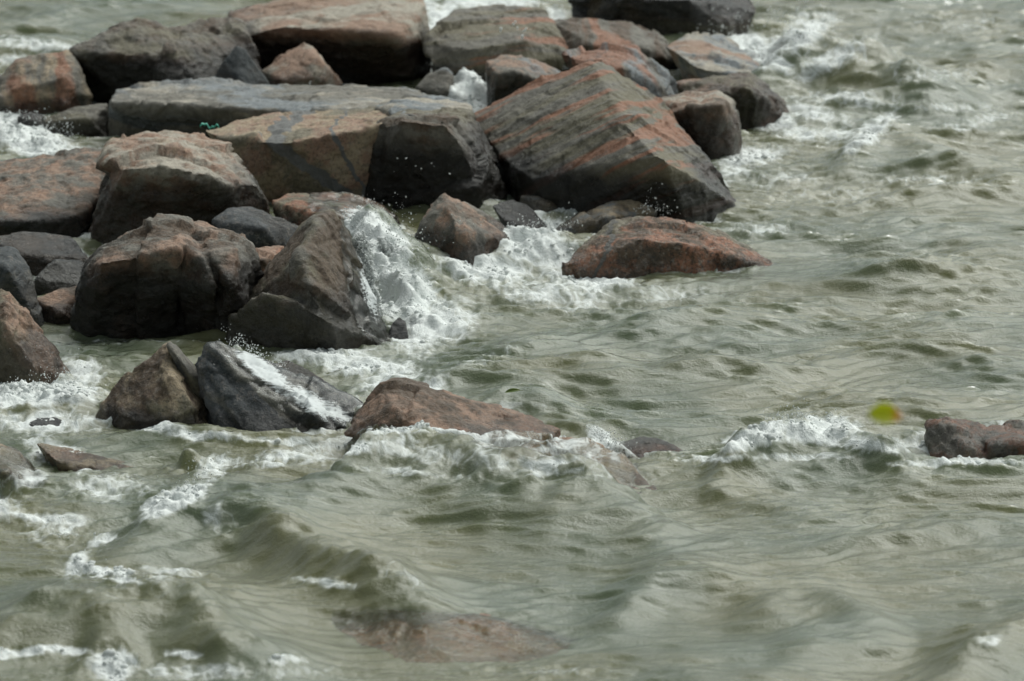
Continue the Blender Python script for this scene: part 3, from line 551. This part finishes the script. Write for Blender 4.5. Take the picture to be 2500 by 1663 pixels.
def water_material():
    m = bpy.data.materials.new('muddy_water'); m.use_nodes = True; k = N(m)
    pos = k.n('NewGeometry').outputs['Position']
    fo = k.n('Attribute', attribute_name='foam').outputs['Fac']; cl = k.n('Attribute', attribute_name='clear').outputs['Fac']
    warp = k.n('VectorMath', {0: k.n('TexNoise', {'Vector': pos, 'Scale': 1.7, 'Detail': 3.0}).outputs['Color'], 1: (.5, .5, .3)}, operation='MULTIPLY').outputs[0]
    wp = k.n('VectorMath', {0: pos, 1: warp}, operation='ADD').outputs[0]
    st = k.mapping(wp, rot=(0, 0, .15), scale=(1.0, .55, 1.0))
    # lace: cell walls plus lumps
    vor = k.n('TexVoronoi', {'Vector': st, 'Scale': 7.0, 'Randomness': 1.0}, feature='DISTANCE_TO_EDGE').outputs['Distance']
    lace = k.ramp(vor, 0.0, .16, .09, -.04)
    fn = k.noise(st, 5.5, 9.0, 0.66, .6); fn2 = k.noise(k.mapping(st, loc=(5, 2, 1)), 24.0, 6.0, .6, .3)
    thr = k.math('ADD', k.math('ADD', k.math('MULTIPLY', fn, 1.15), k.math('MULTIPLY', fn2, .35)), lace)
    thr = k.math('ADD', thr, k.math('SUBTRACT', fo, 1.32))
    f = k.ramp(thr, -.15, .31)
    f = k.math('MULTIPLY', f, k.ramp(fo, .12, .5))
    f = k.math('MULTIPLY', f, 0.94)
    # ripples
    r1 = k.noise(k.mapping(pos, rot=(0, 0, .1), scale=(1, 2.2, 1)), 7.0, 4.0, .55)
    r2 = k.noise(k.mapping(pos, rot=(0, 0, -.25), scale=(1, 1.5, 1)), 34.0, 4.0, .6)
    hb = k.math('ADD', k.math('MULTIPLY', r1, .9), k.math('ADD', k.math('MULTIPLY', r2, .6), k.math('MULTIPLY', k.noise(k.mapping(pos, rot=(0, 0, .2), scale=(1, 1.7, 1)), 75.0, 3.0, .6), .22)))
    nb = k.n('Bump', {'Height': hb, 'Strength': .42, 'Distance': .03}).outputs[0]
    sed = k.noise(pos, .55, 3.0, .5)
    wc = k.mix(k.ramp(sed, .35, .65), (.138, .138, .070), (.108, .130, .084))
    # aerated water under the foam is milkier
    wc = k.mix(k.math('MULTIPLY', k.ramp(fo, .25, 1.0), .55), wc, (.30, .31, .26))
    wtl = k.n('BsdfTranslucent', {'Color': wc})
    wat0 = k.n('BsdfPrincipled', {'Base Color': wc, 'Roughness': .10, 'IOR': 1.333, 'Normal': nb, 'Specular IOR Level': .5, 'Subsurface Weight': .6, 'Subsurface Radius': (.35, .38, .26), 'Subsurface Scale': .45}, subsurface_method='BURLEY')
    wat = k.n('MixShader', {0: .08, 1: wat0.outputs[0], 2: wtl.outputs[0]})
    wat = k.n('MixShader', {0: k.math('MULTIPLY', k.n('Fresnel', {'IOR': 1.333, 'Normal': nb}).outputs[0], .68), 1: wat.outputs[0], 2: k.n('BsdfGlossy', {'Roughness': .06, 'Normal': nb}).outputs[0]})
    fb = k.n('Bump', {'Height': k.math('ADD', k.math('MULTIPLY', fn, 1.0), k.math('MULTIPLY', fn2, .6)), 'Strength': .7, 'Distance': .05}).outputs[0]
    foamb = k.n('BsdfPrincipled', {'Base Color': (.74, .77, .755, 1), 'Roughness': .7, 'Normal': fb, 'Subsurface Weight': .0})
    clearb = k.n('MixShader', {0: k.math('MULTIPLY', k.n('Fresnel', {'IOR': 1.333}).outputs[0], .8), 1: k.n('BsdfTransparent', {0: (.90, .86, .74, 1)}).outputs[0], 2: k.n('BsdfGlossy', {'Roughness': .12, 'Normal': nb}).outputs[0]})
    s1 = k.n('MixShader', {0: cl, 1: wat.outputs[0], 2: clearb.outputs[0]})
    s2 = k.n('MixShader', {0: f, 1: s1.outputs[0], 2: foamb.outputs[0]})
    k.n('OutputMaterial', {'Surface': s2.outputs[0]})
    return m
idx = np.arange(nr * nc).reshape(nr, nc)
F = np.stack([idx[:-1, :-1], idx[:-1, 1:], idx[1:, 1:], idx[1:, :-1]], -1).reshape(-1, 4)
WM = water_material()
me = mesh_np('water', V, F, WM); attr(me, 'foam', FOAM); attr(me, 'clear', CLEAR)
wo = link(bpy.data.objects.new('water', me)); tag(wo, 'choppy olive-grey lake water with white foam', kind='structure')
sb = mesh_np('lake_bed', [(-3000, -900, -1.2), (3000, -900, -1.2), (3000, 6000, -1.2), (-3000, 6000, -1.2)], [(0, 1, 2, 3)], None)
bmat = bpy.data.materials.new('silt'); bmat.use_nodes = True; kb = N(bmat)
kc = kb.mix(kb.noise(kb.n('NewGeometry').outputs['Position'], .8), (.08, .07, .045), (.14, .12, .08))
kb.n('OutputMaterial', {'Surface': kb.n('BsdfPrincipled', {'Base Color': kc, 'Roughness': .9}).outputs[0]}); sb.materials.append(bmat)
bo = link(bpy.data.objects.new('lake_bed', sb)); tag(bo, 'silty lake bed under the water', kind='structure')

# ------------------------------------------------------------------ spray and runoff
fm_ = bpy.data.materials.new('spray_foam'); fm_.use_nodes = True; kf = N(fm_)
pf = kf.n('NewGeometry').outputs['Position']
fbmp = kf.n('Bump', {'Height': kf.noise(pf, 30.0, 5.0, .6), 'Strength': .6, 'Distance': .02}).outputs[0]
dif = kf.n('BsdfPrincipled', {'Base Color': kf.mix(kf.noise(pf, 9.0, 3.0), (.74, .76, .75), (.82, .84, .83)), 'Roughness': .45, 'Normal': fbmp})
trl = kf.n('BsdfTranslucent', {'Color': (.85, .87, .86, 1)})
kf.n('OutputMaterial', {'Surface': kf.n('MixShader', {0: .35, 1: dif.outputs[0], 2: trl.outputs[0]}).outputs[0]})
# unit drop: octahedron rounded once
t_ = bmesh.new(); bmesh.ops.create_icosphere(t_, subdivisions=1, radius=1.0)
DV = np.array([v.co for v in t_.verts]); DFc = np.array([[v.index for v in f.verts] for f in t_.faces]); t_.free()
class Spray:
    def __init__(s): s.V = []; s.F = []; s.n = 0
    def drop(s, c, r, stretch=None, sa=1.0):
        v = DV * r * (1 + .25 * RNG.normal(size=(len(DV), 1)))
        if stretch is not None:
            d = np.array(stretch); d = d / (np.linalg.norm(d) + 1e-9); v = v + np.outer(v @ d, d) * (sa - 1)
        s.V.append(v + np.array(c)); s.F.append(DFc + s.n); s.n += len(DV)
    def burst(s, path, n, spread, rmin, rmax, Y, lift=.05, direc=(.3, -.2, 1)):
        pts = [P(a, b, Y + (c[0] if c else 0)) for (a, b, *c) in path]
        for _ in range(n):
            t = RNG.uniform(0, len(pts) - 1.001); i = int(t); c = pts[i].lerp(pts[i + 1], t - i)
            g = RNG.normal(size=3) * spread; g[2] = abs(g[2]) * 1.1 - .02
            r = rmin + (rmax - rmin) * RNG.random() ** 3
            s.drop((c.x + g[0], c.y + g[1], c.z + g[2] + lift * RNG.random()), r, np.array(direc) + RNG.normal(size=3) * .5, RNG.uniform(1, 2.2))
    def tongues(s, path, n, L, r0, Y, direc=(.2, -.1, 1), jit=.5):
        pts = [P(a, b, Y + (c[0] if c else 0)) for (a, b, *c) in path]
        for _ in range(n):
            t = RNG.uniform(0, len(pts) - 1.001); i = int(t); c = np.array(pts[i].lerp(pts[i + 1], t - i)) + RNG.normal(size=3) * .02
            v = np.array(direc) + RNG.normal(size=3) * jit; v /= np.linalg.norm(v); l = L * RNG.uniform(.3, 1); rr_ = r0 * RNG.uniform(.4, 1)
            for m in range(9):
                u = m / 8; p_ = c + v * l * u + np.array([0, 0, -.6 * l * u * u]) + RNG.normal(size=3) * .004
                s.drop(p_, rr_ * (1.05 - .85 * u) * RNG.uniform(.7, 1.2), v, 1.9)
    def build(s, label):
        o = link(bpy.data.objects.new('spray', mesh_np('spray', np.concatenate(s.V), np.concatenate(s.F), fm_)))
        return tag(o, label, 'spray', kind='stuff')
sp = Spray()
sp.burst([(850, 520), (885, 560), (900, 640), (915, 720), (935, 800)], 260, .035, .0015, .007, 39.6, direc=(-.8, 0, .4))
sp.tongues([(880, 580), (900, 640), (915, 720), (935, 800)], 220, .17, .016, 39.7, (-.9, -.2, .35))
sp.tongues([(930, 590), (970, 640), (1000, 700), (1000, 760)], 160, .10, .018, 40.9, (.3, -.3, .8))
sp.burst([(880, 500), (930, 515), (985, 530)], 60, .05, .0015, .006, 42.6)
sp.burst([(930, 560), (980, 620), (1000, 700), (960, 780)], 543, .09, .0015, .007, 40.6)
sp.burst([(1040, 590), (1120, 610), (1180, 590)], 18, .12, .0015, .007, 41.5)
sp.burst([(1000, 420), (1090, 460)], 8, .2, .0015, .008, 43.5)
sp.build('white spray thrown up between the triangular rock and the pointed rock')
sp = Spray(); sp.burst([(560, 845), (600, 850), (640, 880), (700, 900)], 255, .03, .0015, .006, 36.9); sp.burst([(545, 800), (600, 835)], 27, .02, .0015, .004, 36.9)
sp.build('white spray splashing over the back of the slate boulder')
sp = Spray(); sp.burst([(1790, 1075), (1870, 1040), (1960, 1020), (2060, 1025)], 160, .025, .0015, .006, 35.6); sp.burst([(1900, 1030), (1960, 1010)], 75, .05, .0015, .005, 35.6)
sp.build('white spray on the breaking wave by the right edge rock')
sp = Spray(); sp.burst([(1450, 1060), (1500, 1080), (1530, 1110)], 213, .035, .0015, .005, 35.1); sp.burst([(950, 1015), (1050, 1005), (1200, 1040), (1350, 1070)], 303, .02, .0015, .004, 35.75)
sp.build('white spray along the wave washing over the red-brown rock')
sp = Spray(); sp.burst([(20, 960), (120, 940), (180, 930)], 183, .05, .0015, .007, 37.2); sp.burst([(60, 850), (160, 900)], 15, .08, .0015, .004, 37.2)
sp.build('white spray in front of the tall rough rock at the left edge')
sp = Spray(); sp.burst([(1250, 565), (1330, 555), (1400, 560)], 213, .05, .0015, .007, 42.9); sp.burst([(1560, 520), (1640, 522)], 99, .04, .0015, .007, 43.1); sp.burst([(1590, 450), (1600, 510)], 11, .03, .0015, .006, 43.1)
sp.build('white spray at the foot of the tilted banded block')
sp = Spray(); sp.burst([(1735, 80), (1800, 100), (1900, 60), (2000, 50)], 255, .10, .0015, .009, 52.5); sp.burst([(1760, 40), (1800, 50)], 10, .08, .0015, .011, 52.9); sp.burst([(1225, 130), (1270, 65)], 7, .08, .010, .020, 49.4)
sp.build('white spray beside the black boulder at the top')
sp = Spray(); sp.burst([(0, 290), (90, 300), (150, 330), (200, 365)], 255, .06, .0015, .008, 47.2); sp.burst([(755, 205), (757, 215)], 9, .006, .0015, .009, 48.9)
sp.build('white spray of the foam at the far left')
sp = Spray(); sp.burst([(250, 1395), (300, 1400), (360, 1408)], 81, .02, .0015, .008, 32.3); sp.burst([(140, 1300), (220, 1360), (180, 1400)], 30, .05, .0015, .008, 32.6); sp.burst([(450, 1210), (520, 1150)], 123, .06, .0015, .006, 34.4)
sp.burst([(820, 1400), (860, 1430)], 27, .03, .0015, .007, 31.9)
sp.build('drops and froth along the crests of the foreground waves at lower left')

fr = Spray(); pw = np.clip(FOAM - .72, 0, .5) * core * (Yc < 53); pw = pw * np.clip(.5 + 1.6 * fbm(q2 * 2.3 + 91, 3), 0, 1) * (.02 + np.clip(RT, -1, -.9) * 0 + 1)
pk = RNG.choice(len(pw), 4500, p=pw / pw.sum())
for i_ in pk:
    r = .004 + .017 * RNG.random() ** 3.5
    fr.drop((V[i_, 0] + RNG.normal() * .01, V[i_, 1] + RNG.normal() * .01, V[i_, 2] + r * .35), r, (1, .3, .1), RNG.uniform(1, 1.9))
o_ = link(bpy.data.objects.new('froth', mesh_np('froth', np.concatenate(fr.V), np.concatenate(fr.F), fm_))); tag(o_, 'lumps of white froth riding on the broken water', 'froth', kind='stuff')
rm = bpy.data.materials.new('running_water'); rm.use_nodes = True; kr = N(rm)
pr = kr.n('NewGeometry').outputs['Position']; at_ = kr.n('Attribute', attribute_name='amount').outputs['Fac']
# streaks follow the slope: fine across, long down the fall line (to the right and down)
v_ = kr.mapping(pr, rot=(0, math.radians(-32), 0), scale=(1.0, 9.0, 18.0))
nz = kr.math('ADD', kr.math('MULTIPLY', kr.noise(v_, 3.0, 7.0, .65, .5), .8), kr.math('MULTIPLY', kr.noise(pr, 26.0, 4.0, .6), .4))
cov = kr.ramp(kr.math('ADD', nz, kr.math('SUBTRACT', at_, 1.30)), -.06, .22, 0.0, .85)
film_ = kr.n('MixShader', {0: kr.math('MULTIPLY', kr.n('Fresnel', {'IOR': 1.333}).outputs[0], .9), 1: kr.n('BsdfTransparent', {0: (.9, .92, .9, 1)}).outputs[0], 2: kr.n('BsdfGlossy', {'Roughness': .18}).outputs[0]})
wh = kr.n('BsdfPrincipled', {'Base Color': (.66, .70, .70, 1), 'Roughness': .5})
kr.n('OutputMaterial', {'Surface': kr.n('MixShader', {0: cov, 1: film_.outputs[0], 2: wh.outputs[0]}).outputs[0]})
def runoff(words, blobs, label):
    R = [r for r in ROCKS if r['o']['label'].startswith(words)][0]; me = R['o'].data; V = R['V']
    NM = np.empty(len(V) * 3, np.float32); me.vertices.foreach_get('normal', NM); NM = NM.reshape(-1, 3)
    px, py = pix(V[:, 0], V[:, 1], V[:, 2]); A = np.zeros(len(V))
    for (bx, by, rx, ry, ang, st) in blobs:
        a = math.radians(ang); dx = px - bx; dy = py - by
        A = np.maximum(A, st * np.exp(-(((dx * math.cos(a) + dy * math.sin(a)) / rx) ** 2 + ((-dx * math.sin(a) + dy * math.cos(a)) / ry) ** 2)))
    A *= np.clip(NM[:, 2] * 2 + .4, 0, 1) * (V[:, 2] > -.05)
    F = np.array([p.vertices[:] for p in me.polygons if len(p.vertices) == 4 and A[list(p.vertices)].min() > .12])
    used, inv = np.unique(F.ravel(), return_inverse=True)
    m2 = mesh_np('running_water', V[used] + NM[used] * .012, inv.reshape(-1, 4), rm); attr(m2, 'amount', A[used])
    o = link(bpy.data.objects.new('running_water', m2)); tag(o, label, 'water', kind='stuff')
runoff('low slate-black boulder', [(640, 905, 120, 32, 35, 1.15), (760, 985, 130, 40, 33, 1.0), (560, 880, 60, 30, 45, .7), (690, 960, 110, 30, 35, .75), (820, 1010, 90, 40, 30, .9)], 'white water running down the back of the slate boulder')
runoff('low orange-brown wet rock', [(900, 540, 110, 45, 20, 1.0)], 'white water running off the orange-brown rock behind the splash')
runoff('triangular upright', [(900, 690, 40, 160, -12, .95)], 'white water clinging to the right side of the triangular rock')

# ------------------------------------------------------------------ leaves and litter
def leaf_material(a, b):
    m = bpy.data.materials.new('leaf_green'); m.use_nodes = True; k = N(m); oc = k.n('TexCoord').outputs['Object']
    x = k.n('SeparateXYZ', {0: oc}).outputs[0]
    f = k.math('ADD', k.ramp(x, .01, .055), k.math('MULTIPLY', k.math('SUBTRACT', k.noise(oc, 40.0), .5), .6), True)
    c = k.mix(f, a, b); p = k.n('BsdfPrincipled', {'Base Color': c, 'Roughness': .45}); t = k.n('BsdfTranslucent', {'Color': c})
    k.n('OutputMaterial', {'Surface': k.n('MixShader', {0: .55, 1: p.outputs[0], 2: t.outputs[0]}).outputs[0]}); return m
def leaf(loc, rot, L, W, label, a, b, name='leaf'):
    e = link(bpy.data.objects.new(name, None)); e.empty_display_size = .05; e.location = loc; e.rotation_euler = rot; tag(e, label, 'leaf')
    nu, nv = 14, 7; V, F = [], []
    for i in range(nu):
        t = i / (nu - 1); wd = W * (math.sin(math.pi * t ** .85) ** .8) * (1 + .06 * math.sin(9 * t * math.pi)) + .0006
        for j in range(nv):
            s = j / (nv - 1) * 2 - 1
            V.append((L * (t - .5), wd * s * .5, .25 * wd * s * s + .12 * L * math.sin(2.2 * t)))
    for i in range(nu - 1):
        for j in range(nv - 1): k = i * nv + j; F.append((k, k + 1, k + nv + 1, k + nv))
    b_ = link(bpy.data.objects.new('blade', mesh_np('blade', V, F, leaf_material(a, b))), e)
    md = b_.modifiers.new('t', 'SOLIDIFY'); md.thickness = .0008
    V, F = [], []
    for i in range(8):
        t = i / 7; r = .0016 * (1.2 - t * .5)
        for j in range(5):
            an = j * 1.2566; V.append((L * (.35 + .3 * t), r * math.cos(an), .12 * L * math.sin(2.2 * (.85 + .3 * t)) + r * math.sin(an)))
    for i in range(7):
        for j in range(5): F.append((i * 5 + j, i * 5 + (j + 1) % 5, i * 5 + 5 + (j + 1) % 5, i * 5 + 5 + j))
    link(bpy.data.objects.new('stalk', mesh_np('stalk', V, F, leaf_material(b, b))), e)
    return e
leaf(P(2160, 1016, 19.6), (math.radians(58), math.radians(8), math.radians(4)), .135, .088, 'yellow-green leaf blown through the air above the right water', (.64, .68, .03), (.75, .42, .05))
leaf(P(1252, 962, gY(962, .13)) + Vector((0, -.02, .02)), (math.radians(35), 0, .3), .12, .035, 'green leaf caught in the small olive wave at the centre', (.13, .20, .02), (.18, .22, .03))
# turquoise strip of rope litter
c0 = P(512, 309, 44.9); V, F = [], []
for i in range(16):
    t = i / 15; cx = c0.x + (t - .5) * .17; cz = c0.z + .018 * math.sin(t * 9) + .01 * math.sin(t * 23); cy = c0.y + .05 * math.sin(t * 5)
    for j in range(6):
        an = j * math.pi / 3; V.append((cx, cy + .016 * math.cos(an), cz + .011 * math.sin(an)))
for i in range(15):
    for j in range(6): F.append((i * 6 + j, i * 6 + (j + 1) % 6, i * 6 + 6 + (j + 1) % 6, i * 6 + 6 + j))
tm = bpy.data.materials.new('turquoise_plastic'); tm.use_nodes = True; kt = N(tm)
kt.n('OutputMaterial', {'Surface': kt.n('BsdfPrincipled', {'Base Color': kt.mix(kt.noise(kt.n('TexCoord').outputs['Object'], 60.0), (.03, .27, .19), (.06, .40, .30)), 'Roughness': .5}).outputs[0]})
ro_ = link(bpy.data.objects.new('plastic_strip', mesh_np('plastic_strip', V, F, tm))); tag(ro_, 'scrap of turquoise plastic caught between the rocks left of centre', 'litter')
